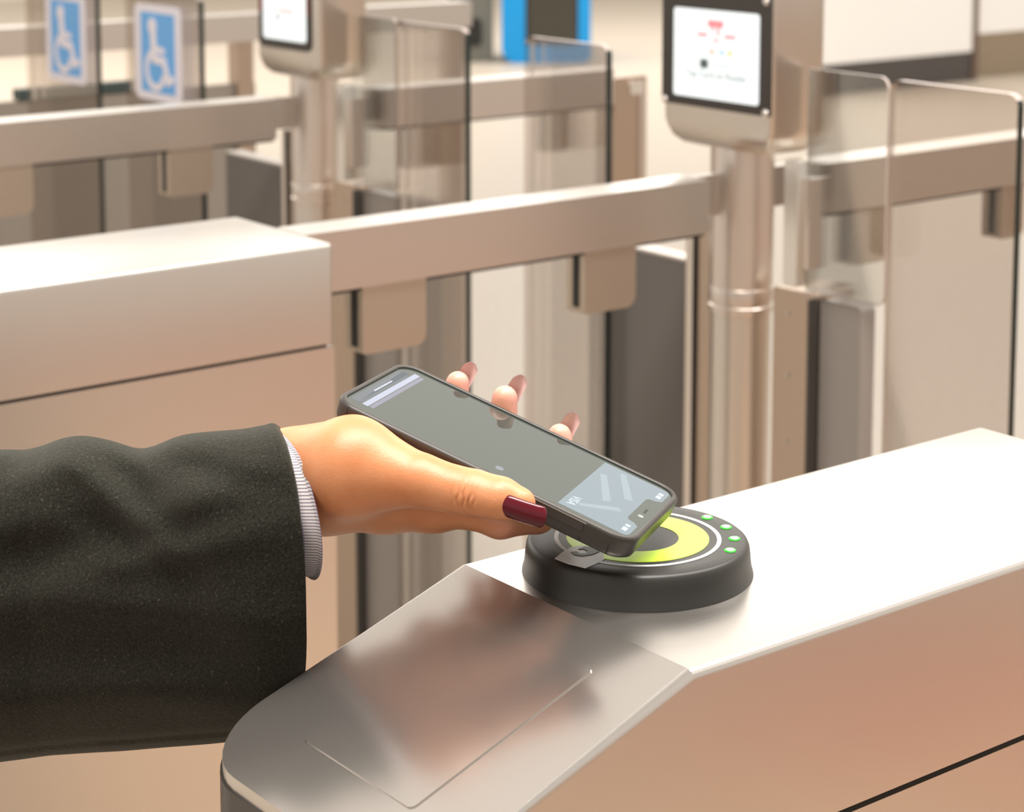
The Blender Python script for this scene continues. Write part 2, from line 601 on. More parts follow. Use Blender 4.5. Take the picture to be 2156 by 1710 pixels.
# ------------------------------------------------------------------ display posts
def post_screen(Y, root, style):
    """flat screen on the head's front; x = 1.55 faces the passengers"""
    def face(u, v, h):          # u along -Y (to the right as seen), v = z, h outward
        return (1.55 - h, Y - u, v)
    if style == 'square':
        bz = obj('bezel', prism(rrect(-0.0875, 0.0855, 1.0700, 1.2000, 0.002, 3), face, -0.001, 0.002), BEZEL, root, bevel=0.0006, seg=2)
        sc = obj('screen', prism(rrect(-0.0676, 0.0688, 1.0805, 1.1798, 0.004, 4), face, 0.001, 0.0024), SCREEN_W, root)
        # red transit emblem: a crest with a letter field between two wings and a buckle below
        def art(name, polys, m):
            bm = bmesh.new()
            for p in polys:
                prism(p, face, 0.0022, 0.0029, bm)
            return obj(name, bm, m, sc)
        art('emblem', [
            [(-0.0115, 1.1685), (0.0125, 1.1685), (0.0125, 1.1610), (0.0065, 1.1610), (0.0060, 1.1520), (0.0035, 1.1520), (0.0030, 1.1610),
             (-0.0020, 1.1610), (-0.0025, 1.1560), (-0.0050, 1.1560), (-0.0055, 1.1610), (-0.0115, 1.1610)],
            rrect(-0.0280, -0.0130, 1.1500, 1.1535, 0.0008, 2), rrect(0.0150, 0.0320, 1.1500, 1.1535, 0.0008, 2),
            [(-0.0040, 1.1475), (0.0015, 1.1440), (0.0070, 1.1475), (0.0055, 1.1490), (0.0015, 1.1462), (-0.0025, 1.1490)]], RED_INK)
        cols = ((-0.0190, (0.75, 0.75, 0.95)), (-0.0050, (0.95, 0.45, 0.25)), (0.0110, (0.35, 0.60, 0.92)), (0.0235, (0.98, 0.68, 0.05)))
        for i, (u, c) in enumerate(cols):
            obj('coloured_dot', prism(rrect(u - 0.0028, u + 0.0028, 1.1310, 1.1366, 0.0027, 5), face, 0.0022, 0.0029),
                mat('dot_ink_%d' % i, (0.04, 0.04, 0.04), 0.5, emis=c, estr=0.75), sc)
        obj('dark_icon', prism(rrect(-0.0235, -0.0110, 1.1145, 1.1245, 0.002, 3), face, 0.0022, 0.0029), mat('icon_grey', (0.03, 0.035, 0.03), 0.5, emis=(0.06, 0.08, 0.075), estr=0.8), sc)
        obj('pale_bar', prism(rrect(-0.0060, 0.0240, 1.1170, 1.1215, 0.001, 2), face, 0.0022, 0.0027), mat('pale_ink', (0.04, 0.04, 0.04), 0.5, emis=(0.78, 0.82, 0.82), estr=0.8), sc)
        mw = Matrix(((0, 0, -1, 1.5472), (-1, 0, 0, Y - 0.0023), (0, 1, 0, 1.1075), (0, 0, 0, 1)))
        text_obj('lettering', 'Tap Card on Reader', 0.0117, mw, mat('text_grey', (0.03, 0.035, 0.03), 0.5, emis=(0.30, 0.35, 0.34), estr=0.8), sc)
        obj('small_print', prism(rrect(-0.0560, 0.0620, 1.0905, 1.0932, 0.0004, 2), face, 0.0022, 0.0027), MATS['pale_ink'], sc)
        for u, v in ((-0.082, 1.0735), (0.0795, 1.0735), (-0.082, 1.1945), (0.0785, 1.1945)):
            bm = bmesh.new()
            n = 14
            loops = []
            for r, h in ((0.0046, -0.0005), (0.0046, 0.0030), (0.0034, 0.0042), (0.0006, 0.0044)):
                loops.append([face(u + r * math.cos(2 * math.pi * k / n), v + r * math.sin(2 * math.pi * k / n), h) for k in range(n)])
            obj('screw', rings(loops), STEEL_TUBE, bz)
    else:
        bz = obj('bezel', prism(rrect(-0.0775, 0.0640, 1.0655, 1.2100, [0.01, 0.01, 0.012, 0.012], 5), face, -0.001, 0.003), BEZEL, root, bevel=0.001, seg=2)
        sc = obj('screen', prism(rrect(-0.0640, 0.0545, 1.0785, 1.2000, 0.006, 4), face, 0.002, 0.0036), SCREEN_W, root)
        obj('emblem', prism(rrect(-0.020, 0.020, 1.1190, 1.1235, 0.001, 2), face, 0.0034, 0.0041), mat('faint_red', (0.05, 0.04, 0.04), 0.5, emis=(0.95, 0.55, 0.50), estr=0.8), sc)
        obj('dark_icon', prism(rrect(-0.026, -0.018, 1.1090, 1.1140, 0.001, 2), face, 0.0034, 0.0041), MATS['icon_grey'], sc)
        obj('small_print', prism(rrect(-0.045, 0.035, 1.0970, 1.1010, 0.001, 2), face, 0.0034, 0.0041), MATS['pale_ink'], sc)
        obj('side_light', prism(rrect(-0.0735, -0.0665, 1.1170, 1.2000, 0.002, 2), face, 0.002, 0.0036), mat('dark_red_light', (0.28, 0.02, 0.01), 0.3), bz)
        obj('side_light', prism(rrect(0.0570, 0.0620, 1.1170, 1.2000, 0.002, 2), face, 0.002, 0.0036), MATS['dark_red_light'], bz)


def make_post(Y, style):
    root = empty('display_post', (1.59, Y, 0))
    # head: a box that narrows to a chin
    y0, y1 = Y - 0.087, Y + 0.087

    def loop(x0, x1, yy0, yy1, z, r=0.006):
        return [(x, y, z) for x, y in rrect(x0, x1, yy0, yy1, r, 4)]
    hl = [loop(1.572, 1.618, y0 + 0.034, y1 - 0.030, 1.0225), loop(1.562, 1.624, y0 + 0.020, y1 - 0.018, 1.0255), loop(1.5545, 1.628, y0 + 0.010, y1 - 0.009, 1.0330),
          loop(1.5512, 1.630, y0 + 0.0035, y1 - 0.003, 1.0440), loop(1.550, 1.631, y0, y1, 1.0530), loop(1.550, 1.631, y0, y1, 1.236), loop(1.553, 1.628, y0 + 0.003, y1 - 0.003, 1.240)]
    obj('head', rings(hl), STEEL_V, root, angle=30)
    post_screen(Y, root, style)
    c = (1.598, Y + 0.006, 0.0)
    obj('column', lathe([(0.0362, 0.850), (0.0362, 1.026)], c, 48), STEEL_TUBE, root)
    obj('lower_column', lathe([(0.0345, 0.0), (0.0345, 0.836)], c, 48), STEEL_V, root)
    obj('collar', lathe([(0.0345, 0.834), (0.0362, 0.835), (0.0365, 0.838), (0.0365, 0.843), (0.0350, 0.8445), (0.0350, 0.8465), (0.0372, 0.848), (0.0374, 0.852),
                         (0.0374, 0.862), (0.0370, 0.864), (0.0360, 0.8645)], c, 48), STEEL_TUBE, root)
    # rail stub hugging the column
    obj('rail_socket', box(1.508, 1.678, Y + 0.012, Y + 0.022, RAIL_Z0 + 0.006, RAIL_Z1 - 0.006), STEEL_DULL, root, bevel=0.002, seg=2)
    # pedestal either side of the column
    def fn(u, v, h):
        return (h, u, v)
    p = obj('pedestal_plate', prism(rrect(Y - 0.108, Y - 0.052, 0.0, 0.874, [0.004, 0.004, 0, 0], 4), fn, 1.592, 1.660), STEEL_BROWN, root, bevel=0.0015, seg=2)
    for z in (0.70, 0.775, 0.845):
        obj('rivet', lathe([(0.004, -0.001), (0.004, 0.001), (0.0005, 0.0018)], (1.592, Y - 0.075, z), 10) if False else box(1.5905, 1.5935, Y - 0.078, Y - 0.073, z, z + 0.004), STEEL_DULL, p, bevel=0.0006, seg=1)
    obj('pedestal_plate', prism(rrect(Y + 0.050, Y + 0.092, 0.0, 0.935, 0.002, 3), fn, 1.592, 1.660), STEEL_BROWN, root, bevel=0.0015, seg=2)
    obj('pedestal_strip', prism(rrect(Y + 0.076, Y + 0.088, 0.0, 0.935, 0.001, 2), fn, 1.5895, 1.594), STEEL_TUBE, root)
    obj('gasket', box(1.588, 1.593, Y + 0.0735, Y + 0.0758, 0.0, 0.935), DARK_SLOT, root)
    obj('gasket', box(1.588, 1.602, Y - 0.1115, Y - 0.1082, 0.0, 0.868), mat('dark_gasket', (0.06, 0.052, 0.045), 0.5), root)
    obj('glass_clamp', prism(rrect(Y - 0.093, Y - 0.073, 0.879, 1.020, 0.003, 3), fn, 1.585, 1.605), mat('pale_clamp', (0.88, 0.84, 0.78), 0.3, 0.8), root, bevel=0.0015, seg=2)
    return root


p2 = make_post(ROWS[2], 'square')
tag(p2, 'round steel post carrying a bright square screen with red emblem, right of centre', 'display post', 'screen posts')
p3 = make_post(ROWS[3], 'rounded')
tag(p3, 'farther blurred steel post with white screen in dark rounded frame, left of centre', 'display post', 'screen posts')


# ------------------------------------------------------------------ glass gates
def glass_panel(name, Y0, Y1, z0, z1, radii, parent, X=1.586, m=None, t=0.009, dark=True):
    """pane in the plane X = const; dark glass edges, with light caught on the top edges painted pale"""
    def fn(u, v, h):
        return (h, u, v)
    bm = prism(rrect(Y0, Y1, z0, z1, radii, 6), fn, X, X + t)
    bmesh.ops.recalc_face_normals(bm, faces=bm.faces)
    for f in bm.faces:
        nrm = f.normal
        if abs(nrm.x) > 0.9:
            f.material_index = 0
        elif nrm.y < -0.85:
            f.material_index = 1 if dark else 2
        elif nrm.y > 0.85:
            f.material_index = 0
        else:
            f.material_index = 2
    return obj(name, bm, [m or GLASS, GLASS_EDGE, GLASS_EDGE_LIT], parent, sm=False)


def gate_leaf(Yh, Y0, Y1, label, group, lower=None, fixed=None, radii=(0.012, 0.012, 0, 0)):
    g = empty('glass_gate', (1.59, (Y0 + Y1) / 2, 0))
    glass_panel('pane', Y0, Y1, 0.08, 1.1205, list(radii), g)
    obj('floor_track', box(1.570, 1.600, Y0, Y1, 0.0, 0.082), STEEL_DULL, g, bevel=0.003, seg=2)
    tag(g, label, 'gate', group)
    return g


for k, Y, la, lb, lc, ld in (
        (2, ROWS[2], 'tall clear glass gate leaf at the right edge of the photo with dark vertical edge',
         'glass gate leaf with rounded top corner, just below the blue machine',
         'small clear glass shield with rounded lower corner, right of the nearer screen post',
         'dark grey gate panel under the rail, left of the nearer screen post'),
        (3, ROWS[3], 'glass gate leaf right of the farther screen post with a dark right edge',
         'glass gate leaf carrying the nearer blue wheelchair sign',
         'small clear glass shield right of the farther screen post',
         'dark grey gate panel under the upper left rail, left of the farther post')):
    gate_leaf(Y - 0.11, Y - 0.385, Y - 0.221, la, 'glass gate leaves')
    if k == 2:
        gate_leaf(Y + 0.09, Y + 0.230, Y + 0.391, lb, 'glass gate leaves')
    s = empty('glass_shield', (1.59, Y - 0.16, 0))
    glass_panel('pane', Y - 0.208, Y - 0.094, 0.876, 1.1205, [0, 0.012, 0.012, 0], s, X=1.598, m=GLASS_CLEAR, t=0.004, dark=False)
    obj('clamp', box(1.592, 1.612, Y - 0.104, Y - 0.0935, 0.90, 1.0), STEEL_TUBE, s, bevel=0.001, seg=2)
    tag(s, lc, 'glass shield', 'small glass shields')
    q = empty('barrier', (1.60, Y + 0.18, 0))

    def fnp(u, v, h):
        return (h, u, v)
    obj('panel', prism(rrect(Y + 0.0935, Y + 0.282, 0.0, 0.876, [0.006, 0.006, 0, 0], 4), fnp, 1.604, 1.630), PANEL_GREY, q, bevel=0.002, seg=2)
    obj('panel_cap', box(1.603, 1.631, Y + 0.0935, Y + 0.280, 0.8735, 0.8770), STEEL_DULL, q, bevel=0.001, seg=1)
    tag(q, ld, 'barrier', 'grey lower barriers')
    q = empty('barrier', (1.60, Y - 0.16, 0))
    obj('panel', prism(rrect(Y - 0.172 if k == 2 else Y - 0.275, Y - 0.1125, 0.0, 0.868, [0.006, 0.006, 0, 0], 4), fnp, 1.604, 1.626), mat('taupe_panel', (0.30, 0.265, 0.24), 0.3), q, bevel=0.002, seg=2)
    tag(q, 'taupe lower gate panel right of the nearer post, under the small glass shield' if k == 2 else 'taupe lower gate panel right of the farther post, seen beneath the middle rail', 'barrier', 'taupe lower barriers')

# wide accessible gates between the third row and the far rail, each with a wheelchair sign
BL = 2.863


def capsule(p, q, r, n=6):
    d = Vector((q[0] - p[0], q[1] - p[1]))
    a = math.atan2(d.y, d.x)
    pts = []
    for k in range(n + 1):
        t = a + math.pi / 2 + math.pi * k / n
        pts.append((p[0] + r * math.cos(t), p[1] + r * math.sin(t)))
    for k in range(n + 1):
        t = a - math.pi / 2 + math.pi * k / n
        pts.append((q[0] + r * math.cos(t), q[1] + r * math.sin(t)))
    return pts


def wheelchair_sign(parent, Yc, zc, X):
    h = 0.080

    def face(u, v, d):           # u to the right as seen = -Y
        return (X - d, Yc - u, zc + v)
    s = obj('accessibility_sign', prism(rrect(-h, h, -h, h, 0.014, 6), face, 0.0, 0.0015), SIGN_WHITE, parent)
    obj('blue_field', prism(rrect(-0.058, 0.058, -0.066, 0.066, 0.002, 2), face, 0.001, 0.0020), BLUE_SIGN, s)
    bm = bmesh.new()
    # head, torso, seat, leg, foot, arm and the open wheel of the symbol
    z0, z1 = 0.0016, 0.0027
    prism(rrect(-0.030, -0.002, 0.030, 0.058, 0.0139, 8), face, z0, z1 + 0.0006, bm)
    for i_, (p, q, r) in enumerate((((-0.015, 0.040), (-0.011, -0.008), 0.0105), ((-0.010, 0.008), (0.020, 0.004), 0.0055), ((-0.010, -0.010), (0.022, -0.012), 0.0075),
                    ((0.022, -0.012), (0.036, -0.045), 0.0075), ((0.034, -0.046), (0.050, -0.040), 0.0065))):
        prism(capsule(p, q, r), face, z0 - 0.00002 * i_, z1 + 0.0001 * (i_ + 1), bm)
    n = 30
    cx, cy, r0, r1 = -0.008, -0.028, 0.024, 0.036
    A = [math.radians(110 + 235 * i / n) for i in range(n + 1)]
    L = []
    for r, d in ((r0, z0), (r0, z1), (r1, z1), (r1, z0)):
        L.append([bm.verts.new(face(cx + r * math.cos(a), cy + r * math.sin(a), d)) for a in A])
    for q in range(4):
        a_, b_ = L[q], L[(q + 1) % 4]
        for i in range(n):
            bm.faces.new((a_[i], a_[i + 1], b_[i + 1], b_[i]))
    bm.faces.new([L[q][0] for q in range(4)])
    bm.faces.new([L[q][-1] for q in range(3, -1, -1)])
    obj('wheelchair_symbol', bm, SIGN_WHITE, s)
    return s


for Y0, Y1, Yc, zc, lab in ((2.866, 3.120, 3.004, 1.020, 'wide glass gate leaf with the blue wheelchair sign that stands right of the other one'),
                            (3.232, 3.52, 3.350, 1.020, 'wide glass gate leaf with the blue wheelchair sign at the far left')):
    g = empty('accessible_gate', (1.59, (Y0 + Y1) / 2, 0))
    glass_panel('pane', Y0, Y1, 0.08, 1.1205, [0.012, 0.012, 0, 0], g)
    obj('floor_track', box(1.570, 1.600, Y0, Y1, 0.0, 0.082), STEEL_DULL, g, bevel=0.003, seg=2)
    wheelchair_sign(g, Yc, zc, 1.5862)
    tag(g, lab, 'gate', 'wide accessible gates with signs')

# ------------------------------------------------------------------ far rail and posts
r4 = empty('gate_rail', (1.9, 3.84, 0))
obj('rail_beam', box(1.0, 2.82, 3.80, 3.86, 0.942, 1.0), STEEL, r4, bevel=0.0025, seg=2)
for x in (1.02, 1.62, 2.22, 2.78):
    obj('leg', box(x - 0.02, x + 0.02, 3.81, 3.85, 0.0, 0.943), STEEL_BROWN, r4, bevel=0.003, seg=2)
obj('lower_bar', box(1.70, 2.02, 3.815, 3.845, 0.852, 0.874), mat('teal_bar', (0.05, 0.075, 0.075), 0.4), r4, bevel=0.003, seg=2)
obj('infill_panel', box(0.99, 2.25, 3.822, 3.838, 0.06, 0.85), mat('taupe_infill', (0.36, 0.315, 0.27), 0.45), r4, bevel=0.003, seg=2)
tag(r4, 'farthest steel rail at the top left of the photo, behind the wheelchair signs', 'rail', 'horizontal gate rails')

bp = empty('end_post', (2.18, 2.53, 0))


def fny(u, v, h):
    return (u, h, v)


obj('post_plate', prism(rrect(2.1425, 2.213, 0.0, 0.985, [0.006, 0.006, 0, 0], 4), fny, 2.500, 2.545), STEEL_BROWN, bp, bevel=0.002, seg=2)
obj('post_cap', prism(rrect(2.175, 2.206, 0.955, 0.979, 0.006, 4), fny, 2.497, 2.502), mat('pale_clamp', (0.88, 0.84, 0.78), 0.3, 0.8), bp)
obj('edge_strip', box(2.196, 2.208, 2.497, 2.502, 0.0, 0.955), STEEL_TUBE, bp, bevel=0.001, seg=1)
tag(bp, 'brown steel end post with a pale cap, left of the nearer screen head', 'post')

# ------------------------------------------------------------------ distant things
FA = math.atan2(CAM_R.y, CAM_R.x)


def turned(name, loc, rot=FA):
    return empty(name, loc, rot)


def rel(o, u, v, z):
    c, s = math.cos(o.rotation_euler.z), math.sin(o.rotation_euler.z)
    return (o.location.x + u * c - v * s, o.location.y + u * s + v * c, z)


mc = turned('ticket_machine', (7.99, 9.95, 0))
obj('shell', prism(rrect(-0.30, 0.26, 0.0, 1.55, [0.05, 0.05, 0.10, 0.06], 6), lambda u, v, h: rel(mc, u, h, v), 0.0, 0.5), BLUE, mc, bevel=0.02, seg=3)
obj('screen', prism(rrect(-0.125, 0.165, 0.14, 1.2, 0.01, 3), lambda u, v, h: rel(mc, u, h, v), -0.012, 0.02), MACHINE_DARK, mc, bevel=0.004, seg=2)
obj('screen_frame', prism(rrect(-0.15, 0.18, 0.12, 1.22, 0.01, 3), lambda u, v, h: rel(mc, u, h, v), -0.006, 0.02), BLACK, mc)
tag(mc, 'bright blue machine with a dark screen, at the top centre of the photo', 'ticket machine')
dk = turned('equipment_cabinet', (7.66, 10.30, 0))
obj('body', prism(rrect(-0.16, 0.12, 0.0, 1.0, 0.03, 4), lambda u, v, h: rel(dk, u, h, v), 0.0, 0.35), mat('bin_grey', (0.16, 0.16, 0.14), 0.5), dk, bevel=0.02, seg=3)
obj('top_cap', prism(rrect(-0.17, 0.13, 0.98, 1.12, 0.03, 4), lambda u, v, h: rel(dk, u, h, v), -0.01, 0.36), mat('bin_grey', (0.16, 0.16, 0.14), 0.5), dk, bevel=0.02, seg=3)
obj('opening', prism(rrect(-0.05, 0.05, 0.10, 0.28, 0.04, 5), lambda u, v, h: rel(dk, u, h, v), -0.008, 0.05), DARK_SLOT, dk)
tag(dk, 'dark grey blurred unit standing just left of the blue machine', 'cabinet')

for x0, x1, y, col, lab in ((8.02, 9.40, 7.72, 'dark', 'white lit panel with a dark base, right of the nearer screen head'),
                            (9.50, 10.9, 7.78, 'beige', 'white lit panel above a beige band, in the top right corner')):
    pb_ = empty('lit_panel', ((x0 + x1) / 2, y, 0))
    base = mat('panel_base_dark', (0.11, 0.10, 0.10), 0.4) if col == 'dark' else mat('panel_base_beige', (0.42, 0.34, 0.25), 0.5)
    obj('panel_base', box(x0, x1, y, y + 0.12, 0.0, 0.17 if col == 'dark' else 0.26), base, pb_, bevel=0.006, seg=2)
    obj('panel_face', box(x0 + 0.01, x1 - 0.03, y - 0.004, y + 0.11, 0.17 if col == 'dark' else 0.26, 2.2), LITPANEL, pb_, bevel=0.01, seg=2)
    obj('panel_frame', box(x1 - 0.045, x1, y - 0.012, y + 0.12, 0.0, 2.22), mat('panel_frame_brown', (0.20, 0.14, 0.11), 0.4), pb_, bevel=0.004, seg=2)
    tag(pb_, lab, 'lit panel', 'lit panels in the distance')

# ------------------------------------------------------------------ phone (built in its own frame: a along, b across towards the thumb, c up off the glass)
E1 = Vector((0.4875, -0.8076, -0.3319)).normalized()
E3 = Vector((0.1867, -0.2749, 0.9432))
E3 = (E3 - E1 * E3.dot(E1)).normalized()
E2 = E1.cross(E3)
PO = Vector((0.6030, 0.7805, 1.0633))


def PH(a, b, c):
    """phone frame in millimetres -> world"""
    return PO + (E1 * a + E2 * b + E3 * c) * 0.001


HL, HW, TH = 82.2, 42.7, 12.5
ph = empty('smartphone', PO)
tag(ph, 'smartphone in a black case held face up over the card reader', 'smartphone')


def pring(hl, hw, r, c):
    return [PH(a, b, c) for a, b in rrect(-hl, hl, -hw, hw, r, 8)]


loops = [pring(HL - 3.0, HW - 3.0, 10.0, -3.0), pring(HL - 3.0, HW - 3.0, 10.0, -0.5), pring(HL - 2.6, HW - 2.6, 10.3, -0.1), pring(HL - 1.9, HW - 1.9, 10.8, 0.0),
         pring(HL - 0.8, HW - 0.8, 11.6, -0.3), pring(HL - 0.1, HW - 0.1, 12.2, -1.2), pring(HL, HW, 12.2, -2.0), pring(HL - 0.2, HW - 0.2, 12.0, -3.0),
         pring(HL - 0.5, HW - 0.5, 12.0, -9.0), pring(HL - 1.4, HW - 1.4, 11.2, -11.2), pring(HL - 3.4, HW - 3.4, 9.6, -12.5)]
CASE = mat('phone_case_black', (0.048, 0.042, 0.037), 0.42)
obj('case', rings(loops), CASE, ph, angle=40)
GLOSS = mat('phone_glass', (0.047, 0.060, 0.053), 0.035, spec=0.85)
gl = obj('display_glass', prism(rrect(-HL + 3.05, HL - 3.05, -HW + 3.05, HW - 3.05, 9.8, 8), PH, -2.4, -1.1), GLOSS, ph)


def lit(name, e, s):
    return mat(name, (0.01, 0.01, 0.01), 0.06, emis=e, estr=s, spec=0.6)


CZ = -1.08


def flat(name, poly, m, parent, h=0.02):
    return obj(name, prism(poly, PH, CZ - 0.1, CZ + h), m, parent, sm=False)


# lit payment card at the notch end, cut by the notch
card_poly = [(40, -36.5), (40, 35.5)] + [(74 + 3.0 * math.sin(math.radians(t)) * 1.0, 31.5 + 4.0 * math.cos(math.radians(t))) for t in (0, 30, 60, 90)] + \
            [(77, 20), (74.5, 17.5), (71.0, 16.5), (70.0, 14), (70.0, -15), (71.0, -17.5), (74.5, -18.5), (77, -21)] + \
            [(74 + 3.0 * math.cos(math.radians(t)), -32.5 - 4.0 * math.sin(math.radians(t))) for t in (0, 30, 60, 90)]
card = flat('payment_card', card_poly, lit('card_glow', (0.52, 0.66, 0.74), 0.42), gl)
for name, poly in (('card_highlight', [(43, -20), (46, -22), (58, 6), (55, 10)]), ('card_highlight', [(50, -32), (53, -33), (66, -6), (62, -4)]), ('card_highlight', [(46, 26), (49, 27), (66, 12), (63, 9)])):
    flat(name, poly, lit('card_glow_bright', (0.58, 0.72, 0.80), 0.50), card, 0.035)  # brighter quads paint crinkle highlights onto the card
base = Matrix.Translation(PH(44.5, 25.0, CZ + 0.03)) @ Matrix((E2, E1, -E2.cross(E1) * -1)).transposed().to_4x4()
base = Matrix.Translation(PH(44.6, 25.0, CZ + 0.05)) @ Matrix((E2, E1, E2.cross(E1))).transposed().to_4x4()
text_obj('card_lettering', 'VISA', 0.0062, base, lit('card_text_glow', (0.75, 0.85, 0.92), 0.75), card)
for b0, b1 in ((-31, -28), (-27, -23)):
    flat('status_icon', [(72.5, b0), (72.5, b1), (75.0, b1), (75.0, b0)], MATS['card_text_glow'], card, 0.04)
for b0, b1 in ((22.5, 25.0), (26.5, 31)):
    flat('status_icon', [(72.0, b0), (72.0, b1), (74.5, b1), (74.5, b0)], MATS['card_text_glow'], card, 0.04)
flat('speaker_slot', [(73.8, -4.5), (73.8, 1.0), (75.0, 1.0), (75.0, -4.5)], BLACK_GLOSS, gl, 0.05)
flat('front_camera', [(74.4 + 1.5 * math.cos(t * 0.5236), 6.7 + 1.5 * math.sin(t * 0.5236)) for t in range(12)], mat('lens_blue', (0.30, 0.33, 0.33), 0.1), gl, 0.05)
flat('bottom_sheet', rrect(-77.5, -71.5, -31, 31, [2, 2, 5, 5], 4), lit('sheet_glow', (0.5, 0.58, 0.66), 0.22), gl)
flat('lit_stripe', [(-70.8, -34), (-70.8, 31), (-67.6, 31), (-67.6, -34)], lit('stripe_glow', (0.75, 0.8, 1.0), 0.55), gl)
flat('lit_stripe', [(-67.0, -33), (-67.0, 30.5), (-64.6, 30.5), (-64.6, -33)], lit('stripe_glow_dim', (0.62, 0.62, 0.82), 0.34), gl)
flat('home_bar', rrect(-74.6, -73.6, -12, 10, 0.4, 2), lit('bar_glow', (0.8, 0.85, 0.92), 0.6), gl, 0.05)
flat('glow_spot', [(5.7 + 2.2 * math.cos(t * 0.5236), 29 + 2.4 * math.sin(t * 0.5236)) for t in range(12)], lit('spot_glow', (0.6, 0.68, 0.75), 0.35), gl, 0.03)


# side details of the case: long button cover, a slot with a paler grey lip, corner seam
def onside(u, v, h):
    return PH(u, HW - 0.6 + h, v)


obj('side_button', prism(rrect(36, 57, -5.6, -2.2, 0.9, 3), onside, -0.4, 0.9), CASE, ph, bevel=0.0003, seg=2)
obj('button_lip', prism(rrect(30, 58, -1.75, -1.25, 0.2, 2), onside, 0.2, 0.75), mat('lip_grey', (0.30, 0.26, 0.23), 0.3), ph)
obj('corner_seam', prism(rrect(71.0, 71.7, -11.0, -2.0, 0.2, 2), onside, -0.8, 0.12), DARK_SLOT, ph)
obj('corner_seam', prism(rrect(56.5, 57.1, -11.0, -2.0, 0.2, 2), onside, -0.8, 0.12), DARK_SLOT, ph)
obj('corner_seam', prism(rrect(-73.2, -72.6, -10.0, -1.2, 0.2, 2), onside, -0.8, 0.14), DARK_SLOT, ph)


# ------------------------------------------------------------------ person: signed-distance hand meshed with surface nets
def surface_nets(f, org, h):
    s = f < 0
    nx, ny, nz = f.shape
    cnt = np.zeros((nx - 1, ny - 1, nz - 1), np.int32)
    pos = np.zeros((nx - 1, ny - 1, nz - 1, 3))
    corners = [(i, j, k) for i in (0, 1) for j in (0, 1) for k in (0, 1)]

    def sub(a, c):
        return a[c[0]:nx - 1 + c[0], c[1]:ny - 1 + c[1], c[2]:nz - 1 + c[2]]
    for c in corners:
        for ax in range(3):
            if c[ax] == 0:
                d = list(c)
                d[ax] = 1
                a, b = sub(f, c), sub(f, d)
                cr = (a < 0) != (b < 0)
                t = np.where(cr, a / np.where(cr, a - b, 1), 0)
                cnt += cr
                for q in range(3):
                    pos[..., q] += np.where(cr, c[q] + (t if q == ax else 0), 0)
    act = cnt > 0
    idx = -np.ones(act.shape, np.int64)
    idx[act] = np.arange(act.sum())
    g = np.argwhere(act)
    V = (g + pos[act] / cnt[act][:, None]) * h + np.array(org)
    F = []
    for ax in range(3):
        u, v = (ax + 1) % 3, (ax + 2) % 3
        sl0 = [slice(None)] * 3
        sl1 = [slice(None)] * 3
        sl0[ax] = slice(0, -1)
        sl1[ax] = slice(1, None)
        a, b = s[tuple(sl0)], s[tuple(sl1)]
        e = np.argwhere(a != b)
        e = e[(e[:, u] > 0) & (e[:, v] > 0) & (e[:, u] < f.shape[u] - 1) & (e[:, v] < f.shape[v] - 1)]
        sg = a[tuple(e.T)]
        du = np.zeros(3, int)
        du[u] = 1
        dv = np.zeros(3, int)
        dv[v] = 1
        q = [idx[tuple((e - du - dv).T)], idx[tuple((e - dv).T)], idx[tuple(e.T)], idx[tuple((e - du).T)]]
        q = np.stack(q, 1)
        q[~sg] = q[~sg][:, ::-1]
        F.append(q)
    F = np.concatenate(F)
    return V, F


class Field:
    def __init__(self, lo, hi, h):
        self.h, self.lo = h, np.array(lo, float)
        n = np.ceil((np.array(hi) - self.lo) / h).astype(int) + 1
        self.f = np.full(n, 1e3)
        self.ax = [self.lo[i] + np.arange(n[i]) * h for i in range(3)]

    def win(self, lo, hi):
        s = []
        for i in range(3):
            a = max(0, int((lo[i] - self.lo[i]) / self.h))
            b = min(len(self.ax[i]), int((hi[i] - self.lo[i]) / self.h) + 2)
            s.append(slice(a, b))
        g = np.meshgrid(*[self.ax[i][s[i]] for i in range(3)], indexing='ij')
        return tuple(s), g

    def smin(self, s, d, k):
        a = self.f[s]
        hh = np.clip(0.5 + 0.5 * (a - d) / k, 0, 1)
        self.f[s] = a * (1 - hh) + d * hh - k * hh * (1 - hh)

    def cone(self, p, q, r0, r1, k):
        p, q = np.array(p, float), np.array(q, float)
        m = max(r0, r1) + k * 1.5 + 2
        s, g = self.win(np.minimum(p, q) - m, np.maximum(p, q) + m)
        d = q - p
        L2 = d @ d + 1e-9
        rel_ = [g[i] - p[i] for i in range(3)]
        t = np.clip((rel_[0] * d[0] + rel_[1] * d[1] + rel_[2] * d[2]) / L2, 0, 1)
        dist = np.sqrt(sum((rel_[i] - t * d[i]) ** 2 for i in range(3)))
        tt = t * t * (3 - 2 * t) * 0.35 + t * 0.65
        self.smin(s, dist - (r0 + (r1 - r0) * tt), k)

    def ball(self, c, r, axes, k):
        """ellipsoid: r = three semi-axes along the rows of axes"""
        c = np.array(c, float)
        A = np.array(axes, float)
        m = max(r) + k * 1.5 + 2
        s, g = self.win(c - m, c + m)
        u = [sum((g[i] - c[i]) * A[j][i] for i in range(3)) / r[j] for j in range(3)]
        w_ = [sum((g[i] - c[i]) * A[j][i] for i in range(3)) / r[j] ** 2 for j in range(3)]
        k0 = np.sqrt(u[0] ** 2 + u[1] ** 2 + u[2] ** 2) + 1e-9
        k1 = np.sqrt(w_[0] ** 2 + w_[1] ** 2 + w_[2] ** 2) + 1e-9
        self.smin(s, k0 * (k0 - 1) / k1, k)


I3 = ((1, 0, 0), (0, 1, 0), (0, 0, 1))
HF = Field((-200, -62, -148), (42, 104, 22), 1.1)
